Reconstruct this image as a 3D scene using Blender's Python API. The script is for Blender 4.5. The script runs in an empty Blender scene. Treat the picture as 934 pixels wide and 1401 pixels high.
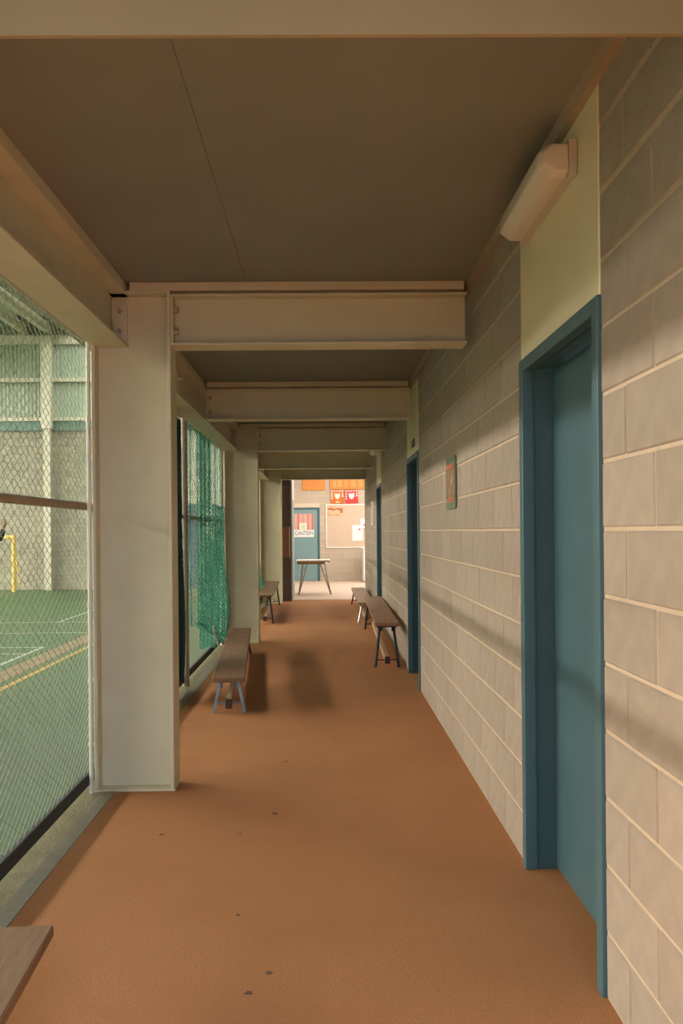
import bpy, bmesh, math, random
from mathutils import Vector, Matrix
random.seed(7)
sc = bpy.context.scene
COL = sc.collection
# ------------------------------------------------------------------ camera
F_PX = 1150.0
cd = bpy.data.cameras.new('camera')
cd.sensor_fit = 'HORIZONTAL'; cd.sensor_width = 36.0
cd.lens = 36.0 * F_PX / 934.0
YAW = 12.0 / F_PX
cd.shift_x = 12.0 / 934.0
cd.shift_y = 26.5 / 934.0
cd.clip_start = 0.05; cd.clip_end = 300
cam = bpy.data.objects.new('camera', cd); COL.objects.link(cam)
cam.matrix_world = (Matrix.Translation((0, 0, 1.4)) @ Matrix.Rotation(-YAW, 4, 'Z')
                    @ Matrix.Rotation(math.pi/2, 4, 'X') @ Matrix.Rotation(-0.009, 4, 'Z'))
sc.camera = cam
# ------------------------------------------------------------------ world, exposure
w = bpy.data.worlds.new('overcast_sky'); sc.world = w; w.use_nodes = True
bg = w.node_tree.nodes['Background']
bg.inputs[0].default_value = (0.66, 0.86, 1.12, 1); bg.inputs[1].default_value = 7.2
vs = sc.view_settings
vs.view_transform = 'Standard'; vs.look = 'None'; vs.gamma = 1.0; vs.use_curve_mapping = False
vs.exposure = -0.28
SKY_LOW = 21.0      # translucent strip in the far left wall
SKY_STRIP = 118.0    # long roof skylights
SKY_NEAR = 14.0
FOYER_FILL = 4.8  # glow of the added foyer ceiling panels and panes
sd = bpy.data.lights.new('sun', 'SUN'); sd.energy = 24.0; sd.angle = math.radians(2); sd.color = (1, .93, .82)
sun = bpy.data.objects.new('sun', sd); COL.objects.link(sun)
sun.rotation_euler = (math.radians(30), 0, math.radians(-10))      # from behind the camera, high: lights the open ground there
# ------------------------------------------------------------------ materials
def mat(name, col, rough=0.7, var=0.06, scale=8.0, bump=0.0, bscale=60.0, metal=0.0, spec=0.4,
        emit=None, est=0.0, island=0.0, coat=0.0, stretch=None, var2=None, var2scale=1.2):
    m = bpy.data.materials.new(name); m.use_nodes = True
    nt = m.node_tree; N = nt.nodes; L = nt.links
    b = N['Principled BSDF']
    b.inputs['Roughness'].default_value = rough
    b.inputs['Metallic'].default_value = metal
    b.inputs['Specular IOR Level'].default_value = spec
    if coat: b.inputs['Coat Weight'].default_value = coat
    tc = N.new('ShaderNodeTexCoord')
    src = tc.outputs['Object']
    if stretch:
        mp = N.new('ShaderNodeMapping'); mp.inputs['Scale'].default_value = stretch
        L.new(src, mp.inputs['Vector']); src = mp.outputs['Vector']
    n = N.new('ShaderNodeTexNoise'); n.inputs['Scale'].default_value = scale; n.inputs['Detail'].default_value = 6
    L.new(src, n.inputs['Vector'])
    mx = N.new('ShaderNodeMix'); mx.data_type = 'RGBA'
    c = Vector(col)
    mx.inputs['A'].default_value = (*[max(0, x*(1-var*2.2)) for x in c], 1)
    mx.inputs['B'].default_value = (*[min(1, x*(1+var*2.2)) for x in c], 1)
    L.new(n.outputs['Fac'], mx.inputs['Factor'])
    out = mx.outputs['Result']
    if var2:                       # broad worn patches of a second colour
        n2 = N.new('ShaderNodeTexNoise'); n2.inputs['Scale'].default_value = var2scale; n2.inputs['Detail'].default_value = 5
        L.new(src, n2.inputs['Vector'])
        rp = N.new('ShaderNodeMapRange'); rp.inputs[1].default_value = 0.45; rp.inputs[2].default_value = 0.7
        L.new(n2.outputs['Fac'], rp.inputs[0])
        m2 = N.new('ShaderNodeMix'); m2.data_type = 'RGBA'; m2.inputs['B'].default_value = (*var2, 1)
        L.new(rp.outputs[0], m2.inputs['Factor']); L.new(out, m2.inputs['A']); out = m2.outputs['Result']
    if island:                     # every block its own tone
        oi = N.new('ShaderNodeObjectInfo'); ge = N.new('ShaderNodeNewGeometry')
        ad = N.new('ShaderNodeMath'); ad.operation = 'ADD'
        L.new(oi.outputs['Random'], ad.inputs[0]); L.new(ge.outputs['Random Per Island'], ad.inputs[1])
        fr = N.new('ShaderNodeMath'); fr.operation = 'FRACT'; L.new(ad.outputs[0], fr.inputs[0])
        mr = N.new('ShaderNodeMapRange'); mr.inputs[3].default_value = 1-island; mr.inputs[4].default_value = 1+island
        L.new(fr.outputs[0], mr.inputs[0])
        vm = N.new('ShaderNodeVectorMath'); vm.operation = 'SCALE'
        L.new(out, vm.inputs[0]); L.new(mr.outputs[0], vm.inputs['Scale']); out = vm.outputs[0]
    L.new(out, b.inputs['Base Color'])
    if bump:
        nb = N.new('ShaderNodeTexNoise'); nb.inputs['Scale'].default_value = bscale; nb.inputs['Detail'].default_value = 4
        L.new(src, nb.inputs['Vector'])
        bp = N.new('ShaderNodeBump'); bp.inputs['Strength'].default_value = bump; bp.inputs['Distance'].default_value = 0.01
        L.new(nb.outputs['Fac'], bp.inputs['Height']); L.new(bp.outputs['Normal'], b.inputs['Normal'])
    if emit:
        b.inputs['Emission Color'].default_value = (*emit, 1); b.inputs['Emission Strength'].default_value = est
    return m

M = {}
M['block'] = mat('block_face', (.36, .292, .228), .85, .07, 14, .35, 120, island=.06)
M['mortar'] = mat('pale_mortar', (.56, .43, .305), .9, .05, 20, .3, 90)
M['panel'] = mat('cream_panel', (.78, .69, .46), .36, .03, 5, .05, 30)
M['steel'] = mat('cream_steel_paint', (.60, .535, .37), .5, .05, 6, .06, 40)
M['fascia'] = mat('ochre_fascia_paint', (.30, .235, .125), .6, .05, 6)
M['bolt'] = mat('painted_bolt', (.40, .33, .22), .5)
M['packer'] = mat('cream_timber', (.58, .48, .33), .6, .05, 10)
M['ceil'] = mat('brown_grey_sheet', (.235, .222, .185), .75, .05, 2.5, .05, 20)
M['trim'] = mat('brown_cornice', (.33, .26, .18), .6)
M['floor'] = mat('terracotta_floor', (.41, .18, .072), .85, .24, 150, .5, 330, spec=.2, var2=(.38, .16, .062), var2scale=1.6)
M['vinyl'] = mat('pale_vinyl_floor', (.57, .44, .34), .6, .06, 12, .1, 80)
M['spot'] = mat('dark_floor_mark', (.14, .07, .05), .8, .2, 30)
M['kerb'] = mat('concrete_kerb', (.34, .30, .22), .9, .12, 12, .4, 80)
M['gutter'] = mat('mossy_gutter', (.20, .18, .10), .95, .25, 9, .5, 60)
M['teal'] = mat('teal_door_paint', (.055, .118, .14), .45, .06, 5, .04, 30)
M['teal2'] = mat('teal_frame_paint', (.062, .13, .15), .4, .05, 5)
M['gap'] = mat('dark_gap', (.02, .02, .02), .9)
M['turf'] = mat('green_court', (.05, .105, .045), .5, .16, 5, .15, 300, spec=.25, var2=(.065, .095, .045), var2scale=.5)
M['turfbrown'] = mat('brown_lane', (.22, .15, .08), .5, .2, 6)
M['lwhite'] = mat('white_line_paint', (.45, .46, .39), .6)
M['lyellow'] = mat('yellow_line_paint', (.52, .31, .07), .6)
M['hallblock'] = mat('pale_hall_block', (.28, .27, .205), .85, .07, 6, .2, 60, island=.08)
M['hallmortar'] = mat('hall_mortar', (.60, .57, .46), .9)
M['hallsteel'] = mat('white_hall_steel', (.52, .49, .39), .5)
M['hallteal'] = mat('teal_hall_beam', (.10, .18, .145), .5)
M['hallsheet'] = mat('pale_green_sheet', (.36, .42, .33), .6, .08, 2)
M['hallsheet2'] = mat('pale_roof_sheet', (.42, .46, .38), .6, .08, 1)
M['roofdark'] = mat('green_roof_sheet', (.10, .17, .13), .6, .1, 2)
M['hallblue'] = mat('blue_hall_door', (.035, .10, .22), .5)
M['hallwhite'] = mat('white_board', (.70, .66, .58), .6)
M['wire'] = mat('galvanised_wire', (.42, .43, .32), .6, .1, 30, spec=.2)
M['pipe'] = mat('galvanised_pipe', (.38, .33, .26), .45, .08, 20)
M['railbrown'] = mat('rusty_rail', (.36, .255, .17), .6, .15, 20)
M['blackrail'] = mat('black_base_rail', (.035, .035, .04), .7, .1, 20)
M['whitepipe'] = mat('white_pipe', (.72, .70, .62), .45)
M['net'] = mat('green_net_cord', (.035, .26, .17), .6, .2, 6)
M['netdim'] = mat('dimmed_green_net_cord', (.012, .07, .06), .7, .1, 30)  # green net cord with the dimness of edge-on folds in its colour
M['wood_old'] = mat('weathered_plank', (.22, .125, .068), .65, .16, 5, .25, 40, stretch=(9, .7, 9), spec=.2)
M['wood_var'] = mat('varnished_plank', (.30, .15, .068), .45, .14, 5, .12, 40, stretch=(9, .7, 9), spec=.25)
M['wood_pale'] = mat('pale_stretcher', (.42, .29, .17), .6, .12, 6, stretch=(9, .7, 9))
M['rubber'] = mat('dark_end_cap', (.05, .028, .02), .7)
M['legblack'] = mat('black_steel_leg', (.018, .018, .022), .4)
M['legblue'] = mat('blue_grey_steel_leg', (.20, .25, .28), .4, .12, 15)
M['chrome'] = mat('worn_chrome_leg', (.5, .48, .45), .25, .1, 20, metal=.8)
M['opal'] = mat('opal_diffuser', (.62, .56, .48), .25, .02, 5, spec=.5)
M['lampbase'] = mat('lamp_base', (.50, .45, .37), .45)
M['foyblock'] = mat('foyer_block', (.52, .44, .345), .85, .05, 8, .2, 60, island=.04)
M['foymortar'] = mat('foyer_mortar', (.70, .58, .44), .9)
M['pier'] = mat('dark_brown_block', (.085, .055, .038), .85, .1, 14, .3, 90, island=.12)
M['piermortar'] = mat('dark_mortar', (.17, .12, .085), .9)
M['white'] = mat('white_paint', (.78, .76, .72), .5)
M['paper'] = mat('white_paper', (.80, .79, .78), .8)
M['cork'] = mat('beige_pinboard', (.60, .46, .35), .9, .04, 30)
M['alframe'] = mat('white_board_frame', (.82, .79, .74), .4)
M['orange'] = mat('orange_board', (.72, .25, .05), .45, .06, 6, stretch=(10, 1, 1))
M['orange2'] = mat('pale_honour_strip', (.74, .34, .11), .45, .12, 12, stretch=(14, 1, 1))
M['shorange'] = mat('orange_shield_board', (.62, .14, .025), .45)
M['shred'] = mat('red_shield_board', (.68, .05, .045), .45)
M['silver'] = mat('silver_plate', (.80, .77, .72), .3)
M['goldplate'] = mat('gold_plate', (.75, .55, .28), .3)
M['ink'] = mat('dark_ink', (.06, .06, .065), .7)
M['redink'] = mat('red_ink', (.55, .12, .10), .7)
M['pink'] = mat('pink_stripe', (.70, .36, .30), .7)
M['rose'] = mat('rose_stripe', (.58, .17, .11), .7)
M['pale'] = mat('pale_stripe', (.64, .42, .38), .7)
M['notice'] = mat('pale_green_notice', (.74, .80, .66), .7)
M['tabletop'] = mat('cream_table_top', (.70, .66, .58), .5)
M['tableedge'] = mat('orange_brown_edge', (.36, .17, .07), .5)
M['brownboard'] = mat('red_brown_board', (.20, .075, .025), .4, .12, 8)
M['brass'] = mat('pale_strip', (.62, .47, .30), .35)
M['signgreen'] = mat('green_sign_plate', (.10, .16, .085), .35)
M['signbrown'] = mat('brown_orange_print', (.27, .155, .075), .3, .28, 9, var2=(.36, .14, .06), var2scale=6)
M['signdark'] = mat('dark_navy_sign', (.03, .04, .055), .5)
M['skylow'] = mat('bright_translucent_sheet', (.8, .8, .8), .5, emit=(1, .92, .80), est=SKY_LOW)
M['skystrip'] = mat('bright_roof_skylight', (.8, .8, .8), .5, emit=(1, .92, .82), est=SKY_STRIP)
M['skynear'] = mat('hazy_roof_skylight', (.7, .7, .65), .5, emit=(.95, 1, .88), est=SKY_NEAR)
M['foyfill'] = mat('added_foyer_light', (.8, .8, .8), .5, emit=(1, .95, .88), est=FOYER_FILL)  # glow shared by the added foyer panels and panes
M['skin'] = mat('brown_skin', (.30, .15, .09), .6)
M['cloth'] = mat('black_sportswear', (.02, .02, .025), .8)
M['hair'] = mat('black_hair', (.01, .008, .007), .6)
M['shoe'] = mat('dark_shoe', (.05, .025, .02), .6)
M['goal'] = mat('yellow_goal_paint', (.75, .52, .12), .45)

# ------------------------------------------------------------------ mesh helpers
class MB:
    def __init__(s): s.v = []; s.f = []
    def add(s, vs, fs):
        o = len(s.v); s.v += [tuple(v) for v in vs]; s.f += [tuple(i+o for i in f) for f in fs]; return s
    def box(s, x0, x1, y0, y1, z0, z1):
        return s.add([(x0,y0,z0),(x1,y0,z0),(x1,y1,z0),(x0,y1,z0),(x0,y0,z1),(x1,y0,z1),(x1,y1,z1),(x0,y1,z1)],
            [(0,3,2,1),(4,5,6,7),(0,1,5,4),(1,2,6,5),(2,3,7,6),(3,0,4,7)])
    def cbox(s, x0, x1, y0, y1, z0, z1, c=.004):
        """box with chamfered edges"""
        bm = bmesh.new(); bmesh.ops.create_cube(bm, size=1)
        for v in bm.verts:
            v.co = Vector(((x0+x1)/2+v.co.x*(x1-x0), (y0+y1)/2+v.co.y*(y1-y0), (z0+z1)/2+v.co.z*(z1-z0)))
        bmesh.ops.bevel(bm, geom=bm.edges[:], offset=c, segments=1, affect='EDGES', profile=.5)
        bm.verts.index_update()
        s.add([v.co[:] for v in bm.verts], [[v.index for v in f.verts] for f in bm.faces]); bm.free(); return s
    def tube(s, pts, r, n=10, caps=True, r2=None):
        pts = [Vector(p) for p in pts]; rings = []
        up = None
        k = len(pts)
        for i, p in enumerate(pts):
            d = (pts[min(i+1, k-1)] - pts[max(i-1, 0)]).normalized()
            if up is None:
                up = Vector((0,0,1)) if abs(d.z) < .9 else Vector((1,0,0))
            a = d.cross(up).normalized(); b = a.cross(d).normalized(); up = b
            rr = r if r2 is None else r + (r2-r)*i/(k-1)
            rings.append([p + a*math.cos(t)*rr + b*math.sin(t)*rr for t in [2*math.pi*j/n for j in range(n)]])
        vs = [v for ring in rings for v in ring]; fs = []
        for i in range(k-1):
            for j in range(n):
                fs.append((i*n+j, i*n+(j+1)%n, (i+1)*n+(j+1)%n, (i+1)*n+j))
        if caps: fs.append(tuple(range(n-1, -1, -1))); fs.append(tuple((k-1)*n+j for j in range(n)))
        return s.add(vs, fs)
    def bar(s, p, q, wx, wy):
        """flat bar between two points with rectangular section wx (x) by wy (y)"""
        p = Vector(p); q = Vector(q)
        o = [(-wx/2,-wy/2),(wx/2,-wy/2),(wx/2,wy/2),(-wx/2,wy/2)]
        vs = [(p.x+a,p.y+b,p.z) for a,b in o]+[(q.x+a,q.y+b,q.z) for a,b in o]
        return s.add(vs, [(3,2,1,0),(4,5,6,7),(0,1,5,4),(1,2,6,5),(2,3,7,6),(3,0,4,7)])
    def prism(s, poly, axis, a, b):
        """extrude a 2-D outline along an axis: x -> (y,z), y -> (x,z), z -> (x,y)"""
        n = len(poly)
        def P(u, v, t): return {'x': (t,u,v), 'y': (u,t,v), 'z': (u,v,t)}[axis]
        vs = [P(u,v,a) for u,v in poly] + [P(u,v,b) for u,v in poly]
        fs = [tuple(range(n)), tuple(range(2*n-1, n-1, -1))] + [(i, i+n, (i+1)%n+n, (i+1)%n) for i in range(n)]
        return s.add(vs, fs)
    def mesh(s, name, m, smooth=False):
        me = bpy.data.meshes.new(name); me.from_pydata(s.v, [], s.f)
        bm = bmesh.new(); bm.from_mesh(me); bmesh.ops.recalc_face_normals(bm, faces=bm.faces[:]); bm.to_mesh(me); bm.free()
        me.materials.append(m)
        if smooth:
            for p in me.polygons: p.use_smooth = True
            try: me.set_sharp_from_angle(angle=math.radians(40))
            except Exception: pass
        return me
    def build(s, name, m, parent=None, smooth=False):
        return link(name, s.mesh(name, m, smooth), parent)

def link(name, me, parent=None):
    o = bpy.data.objects.new(name, me); COL.objects.link(o)
    if parent is not None:
        o.parent = parent
        o.matrix_parent_inverse = Matrix.Identity(4)
        # geometry is authored in world space: undo the parent's own placement
        pl = parent.matrix_basis
        pp = parent.parent
        while pp is not None: pl = pp.matrix_basis @ pl; pp = pp.parent
        o.matrix_basis = pl.inverted()
    return o
def tag(o, label=None, cat=None, group=None, kind=None):
    if label: o['label'] = label
    if cat: o['category'] = cat
    if group: o['group'] = group
    if kind: o['kind'] = kind
    return o
def thing(name, loc, label=None, cat=None, group=None, kind=None):
    o = bpy.data.objects.new(name, None); COL.objects.link(o); o.location = loc
    o.empty_display_size = .1
    return tag(o, label, cat, group, kind)
def B(*a): return MB().box(*a)

# ------------------------------------------------------------------ main dimensions
XW = .83            # right wall face
ZC = 2.762          # ceiling
XF = -1.30          # fence plane
OPEN = [(2.5, 3.5), (7.3, 8.3), (12.1, 13.1)]   # door openings in the right wall
Y0, YE = -3.0, 17.1
YC = 0.2              # the roof over the walkway ends here, open sky behind

# ------------------------------------------------------------------ floor and court
B(-1.14, XW+.2, -30, 17.3, -.12, 0).build('floor', M['floor'])['kind'] = 'structure'
B(-1.6, 3.6, 17.3, 23.8, -.12, 0).build('floor_foyer', M['vinyl'])['kind'] = 'structure'
fl = bpy.data.objects['floor']
def spot(cx, cy, r, k):
    rnd = random.Random(k); n = 9
    p = [(cx+r*math.cos(2*math.pi*i/n)*rnd.uniform(.6,1.2)*1.5, cy+r*math.sin(2*math.pi*i/n)*rnd.uniform(.6,1.2)*1.3) for i in range(n)]
    MB().prism(p, 'z', -.004, .0012).build('floor_mark', M['spot'], fl)
for k, (px, py, r) in enumerate([(218,1139,.008),(372,1112,.014),(388,1041,.008),(335,1357,.010),(321,1250,.006),(325,1139,.005),(362,1330,.009),(300,1060,.006),(455,1010,.006)]):
    s = (py-727)/1.4; spot((px-443)/s, F_PX/s, r, k)
o = B(-1.215, -1.142, Y0, 16.9, -.12, .004).build('trim_1', M['kerb']); o['kind'] = 'structure'
o = B(-1.34, -1.216, Y0, 16.9, -.12, -.006).build('trim_2', M['gutter']); o['kind'] = 'structure'
court = B(-26.2, -1.342, -12, 21.2, -.12, -.002).build('sports_court', M['turf']); court['kind'] = 'structure'
def cline(x0, x1, y0, y1, m): B(x0, x1, y0, y1, -.004, .0012).build('court_line', M[m], court)
cline(-2.96, -2.90, -12, 20.6, 'lyellow'); cline(-3.30, -3.06, -12, 20.6, 'turfbrown')
cline(-3.51, -3.46, -12, 10.45, 'lwhite'); cline(-24, -3.512, 10.40, 10.45, 'lwhite'); cline(-24, -3.512, 9.85, 9.89, 'lwhite')
cline(-4.25, -4.20, 13.4, 20.2, 'lwhite'); cline(-24, -3.32, 13.33, 13.38, 'lwhite'); cline(-24, -3.32, 11.9, 11.94, 'lwhite')

# ------------------------------------------------------------------ right wall of concrete blocks
core = MB()
segs = [(Y0, 2.5), (3.5, 7.3), (8.3, 12.1), (13.1, YE)]
for a, b in segs: core.box(XW+.0045, XW+.19, a, b, 0, ZC)
wr = core.build('wall_right', M['mortar']); wr['kind'] = 'structure'
def block_mesh(w_, h, d, c=.005, name='concrete_block', m='block'):
    """block whose front face looks along -x at x=0; w along y, h along z"""
    y, z = w_/2, h/2
    vs = [(c,-y,-z),(c,y,-z),(c,y,z),(c,-y,z),(0,-y+c,-z+c),(0,y-c,-z+c),(0,y-c,z-c),(0,-y+c,z-c),(d,-y,-z),(d,y,-z),(d,y,z),(d,-y,z)]
    fs = [(4,5,6,7),(0,1,5,4),(1,2,6,5),(2,3,7,6),(3,0,4,7),(0,8,9,1),(1,9,10,2),(2,10,11,3),(3,11,8,0)]
    return MB().add(vs, fs).mesh(name, M[m])
_bm = {}
far = MB(); cands = []
for a, b in segs:
    for r in range(14):
        z0, z1 = r*.2, min(r*.2+.2, ZC)
        ph = 2.3 if r % 2 == 0 else 2.1       # courses alternate by half a block
        if r % 2 == 0: pass
        k0 = math.floor((a-ph)/.4) - 1
        for k in range(k0, k0+80):
            y0, y1 = ph+k*.4, ph+k*.4+.4
            y0c, y1c = max(y0, a), min(y1, b)
            if y1c - y0c < .04 or y0 > b: continue
            pg = .004 if y1c < 2.6 else .002
            cands.append(((y0c+pg), (y1c-pg), z0+.005, z1-.005))
vis = [c for c in cands if c[1] > 1.75]
vis.sort(key=lambda c: c[0])
single = set(vis[:300])
for c in cands:
    w_, h = round(c[1]-c[0], 3), round(c[3]-c[2], 3)
    cy, cz = (c[0]+c[1])/2, (c[2]+c[3])/2
    if c in single:
        if (w_, h) not in _bm: _bm[(w_, h)] = block_mesh(w_, h, .05)
        o = bpy.data.objects.new('concrete_block', _bm[(w_, h)]); COL.objects.link(o)
        o.parent = wr; o.location = (XW + random.uniform(-.0008, .0012), cy, cz)
    else:
        y, z, q = w_/2, h/2, .005
        vs_ = [(q,-y,-z),(q,y,-z),(q,y,z),(q,-y,z),(0,-y+q,-z+q),(0,y-q,-z+q),(0,y-q,z-q),(0,-y+q,z-q),(.05,-y,-z),(.05,y,-z),(.05,y,z),(.05,-y,z)]
        far.add([(XW+p[0], cy+p[1], cz+p[2]) for p in vs_],
                [(4,5,6,7),(0,1,5,4),(1,2,6,5),(2,3,7,6),(3,0,4,7),(0,8,9,1),(1,9,10,2),(2,10,11,3),(3,11,8,0)])
tag(far.build('concrete_blocks', M['block'], wr), kind='stuff')
for a, b in OPEN:
    MB().cbox(XW-.002, XW+.10, a+.003, b-.003, 2.10, ZC-.002, .003).build('over_door_panel', M['panel'], wr)
    B(XW+.101, XW+.19, a, b, 2.10, ZC).build('lintel_backing', M['mortar'], wr)

# ------------------------------------------------------------------ doors in the right wall
def wall_door(n, a, b):
    d = thing('door_%d' % n, (XW, (a+b)/2, 0), kind='structure')
    fr = MB()
    T = 2.10
    # stepped steel frame: face lip, outer reveal, rebate
    for (ya, yb) in ((a-.002, a+.05), (b-.05, b+.002)):
        fr.cbox(XW-.012, XW+.036, ya, yb, 0, T, .003)
    fr.cbox(XW-.012, XW+.036, a+.05, b-.05, T-.05, T, .003)
    g = .012
    for (ya, yb) in ((a, a+.05-g), (b-.05+g, b)):
        fr.box(XW+.036, XW+.16, ya, yb, 0, T-.002)
    fr.box(XW+.036, XW+.16, a+.05-g, b-.05+g, T-.05+g, T-.002)
    f = fr.build('door_frame', M['teal2'], d)
    st = MB()
    for (ya, yb) in ((a+.05-g, a+.05-g+.006), (b-.05+g-.006, b-.05+g)):
        st.box(XW+.045, XW+.052, ya, yb, 0, T-.05+g)
    st.box(XW+.045, XW+.052, a+.05-g+.006, b-.05+g-.006, T-.05+g-.006, T-.05+g)
    st.build('seal_bead', M['teal2'], f)
    lf = MB().cbox(XW+.118, XW+.155, a+.042, b-.042, .008, T-.043, .002).build('door_leaf', M['teal'], d)
    B(XW+.13, XW+.15, a+.034, b-.034, 0, .007).build('threshold', M['brass'], d)
    return d, lf
doors = [wall_door(i+1, a, b) for i, (a, b) in enumerate(OPEN)]
# chips of paint off the nearest leaf
for (y, z, r) in ((2.78, .80, .004), (2.77, .815, .003), (2.83, .775, .0025)):
    B(XW+.1170, XW+.1185, y-r, y+r, z-r*1.3, z+r*1.3).build('paint_chip', M['white'], doors[0][1])

# ------------------------------------------------------------------ ceiling
ce = B(-1.34, XW+.19, YC, 17.0, ZC+.012, ZC+.14).build('ceiling', M['ceil']); ce['kind'] = 'structure'
ys = [YC, 1.69, 4.65, 7.65, 10.65, 13.65, 16.95]
for i in range(len(ys)-1):
    for (xa, xb) in ((-1.33, -.4105), (-.4095, XW+.0)):
        MB().cbox(xa, xb, ys[i]+.002, ys[i+1]-.002, ZC, ZC+.012, .0015).build('ceiling_panel', M['ceil'], ce)
t = MB().prism([(XW-.042, ZC), (XW, ZC), (XW, ZC-.035), (XW-.03, ZC-.035)], 'y', YC, 16.95).build('trim_3', M['trim']); t['kind'] = 'structure'

# ------------------------------------------------------------------ steelwork
ZB = 2.42
def bolts(par, x, y, pts, axis, m='bolt'):
    for (u, v) in pts:
        mb = MB()
        if axis == 'x':
            mb.prism([(u+.016*math.cos(math.pi/3*i), v+.016*math.sin(math.pi/3*i)) for i in range(6)], 'x', x, x-.016 if y < 0 else x+.016)
        else:
            mb.prism([(u+.016*math.cos(math.pi/3*i), v+.016*math.sin(math.pi/3*i)) for i in range(6)], 'y', x, x-.016)
        mb.build('bolt', M[m], par)
def cross_beam(y, xl, label, xr=.79):
    w_ = .15; zt = 2.70
    o = thing('cross_beam', ((xl+.79)/2, y, ZB), label, 'beam', 'steel cross beams under the ceiling')
    B(xl+.012, xr, y-.005, y+.005, ZB+.014, zt-.014).build('web', M['steel'], o)
    MB().cbox(xl+.0, xr, y-w_/2, y+w_/2, ZB, ZB+.014, .002).build('flange', M['steel'], o)
    MB().cbox(xl+.0, xr, y-w_/2, y+w_/2, zt-.014, zt, .002).build('flange', M['steel'], o)
    MB().cbox(xl-(.22 if xl > -1 else .0), xr-.015, y-w_/2-.004, y+w_/2, zt+.016, ZC-.001, .002).build('packer', M['packer'], o)
    B(xl+.03, xr-.02, y-w_/2+.03, y+w_/2-.03, zt, zt+.016).build('spacer', M['trim'], o)
    e = B(xl, xl+.012, y-.07, y+.07, ZB+.015, zt-.015).build('end_plate', M['steel'], o)
    for z in (ZB+.08, ZB+.20):
        mb = MB(); mb.prism([(y-.045+.018*math.cos(math.pi/3*i), z+.018*math.sin(math.pi/3*i)) for i in range(6)], 'x', xl+.012, xl+.038)
        mb.build('bolt', M['bolt'], e)
    return o
cross_beam(4.65, -.822, 'cream steel I-beam bolted to the nearest column, crossing under the ceiling')
cross_beam(7.70, -1.05, 'cream steel I-beam over the second blue doorway, second cross beam from the nearest column')
cross_beam(10.65, -.822, 'dim steel I-beam bolted to the second column, third along the corridor')
cross_beam(13.68, -1.05, 'dark steel I-beam above the far wall lamp, fourth along the corridor')
cross_beam(16.55, -.822, 'darkest and farthest steel I-beam, framing the top of the bright canteen opening', XW-.001)
o = thing('fascia_board', (0, 1.80, ZB), 'flat cream fascia board overhead along the top edge of the photo', 'board')
MB().cbox(-1.06, .79, 1.725, 1.738, ZB, 2.745, .0006).build('board', M['fascia'], o)
MB().cbox(-1.05, .78, 1.7385, 1.79, 2.66, ZC-.001, .003).build('batten', M['packer'], o)

def column(y, label):
    o = thing('steel_column', (-1.04, y, 0), label, 'column', 'steel H columns along the mesh fence')
    B(-1.232, -.842, y-.005, y+.005, .012, 2.70).build('web', M['steel'], o)
    for x in (-1.252, -.842):
        MB().cbox(x, x+.02, y-.09, y+.09, .012, 2.70, .003).build('flange', M['steel'], o)
    B(-1.255, -.82, y-.085, y+.085, .0005, .012).build('base_plate', M['steel'], o)
    B(-1.25, -.825, y-.08, y+.08, 2.70, 2.715).build('cap_plate', M['steel'], o)
    return o
column(4.65, 'nearest cream steel H column, standing full height beside the green court')
column(10.65, 'second cream steel H column, behind the long low bench')
column(16.5, 'farthest cream steel H column, beside the dark brown block pier')
def edge_beam(ya, yb, label, dark=False):
    o = thing('edge_beam', (-1.16, (ya+yb)/2, ZB), label, 'beam', 'steel edge beams above the mesh fence')
    B(-1.165, -1.155, ya, yb, ZB+.014, 2.70).build('web', M['steel'], o)
    MB().cbox(-1.256, -1.065, ya, yb, ZB, ZB+.014, .002).build('flange', M['steel'], o)
    MB().cbox(-1.250, -1.065, ya, yb, 2.70, ZC-.002, .002).build('flange', M['steel'], o)
    for y, s in ((ya, 1), (yb, -1)):
        e = B(-1.22, -1.07, min(y, y+s*.012), max(y, y+s*.012), ZB+.016, 2.68).build('end_plate', M['steel'], o)
    e2 = B(-1.15, -1.07, yb-.016, yb-.0125, ZB+.02, 2.67).build('cleat', M['steel'], o)
    for z in (ZB+.09, ZB+.20):
        mb = MB().prism([(-1.11+.013*math.cos(math.pi/3*i), z+.013*math.sin(math.pi/3*i)) for i in range(6)], 'y', yb-.016, yb-.034)
        mb.build('bolt', M['bolt'], e2)
edge_beam(Y0, 4.644, 'green-lit steel edge beam over the nearest mesh fence, top left')
edge_beam(4.656, 10.644, 'steel edge beam over the green netted bay between the first and second columns')
edge_beam(10.656, 16.494, 'small steel edge beam over the far bay past the second column')

# ------------------------------------------------------------------ mesh fences
def diag_wires(y0, y1, z0, z1, w_, h, r, x):
    mb = MB()
    sl = h/w_
    for s in (1, -1):
        # lines z = z0 + s*sl*(y-c)
        span = (z1-z0)/sl
        n = int((y1-y0+span)/w_)+2
        for i in range(n):
            c = y0 - (span if s > 0 else 0) + i*w_
            ya, za, yb, zb = c, z0, c+s*span, z1
            if s < 0: pass
            pts = []
            for (t) in (0, 1): pts.append((ya+(yb-ya)*t, za+(zb-za)*t))
            (p0, q0), (p1, q1) = pts
            # clip in y
            if p1 == p0: continue
            tl, th = 0.0, 1.0
            for lim, sg in ((y0, 1), (y1, -1)):
                d0, d1 = (p0-lim)*sg, (p1-lim)*sg
                if d0 < 0 and d1 < 0: tl = 2
                elif d0 < 0: tl = max(tl, d0/(d0-d1))
                elif d1 < 0: th = min(th, d0/(d0-d1))
            if tl >= th: continue
            A = (x+s*r*.9, p0+(p1-p0)*tl, q0+(q1-q0)*tl); Bq = (x+s*r*.9, p0+(p1-p0)*th, q0+(q1-q0)*th)
            mb.tube([A, Bq], r, 4, False)
    return mb
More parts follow.
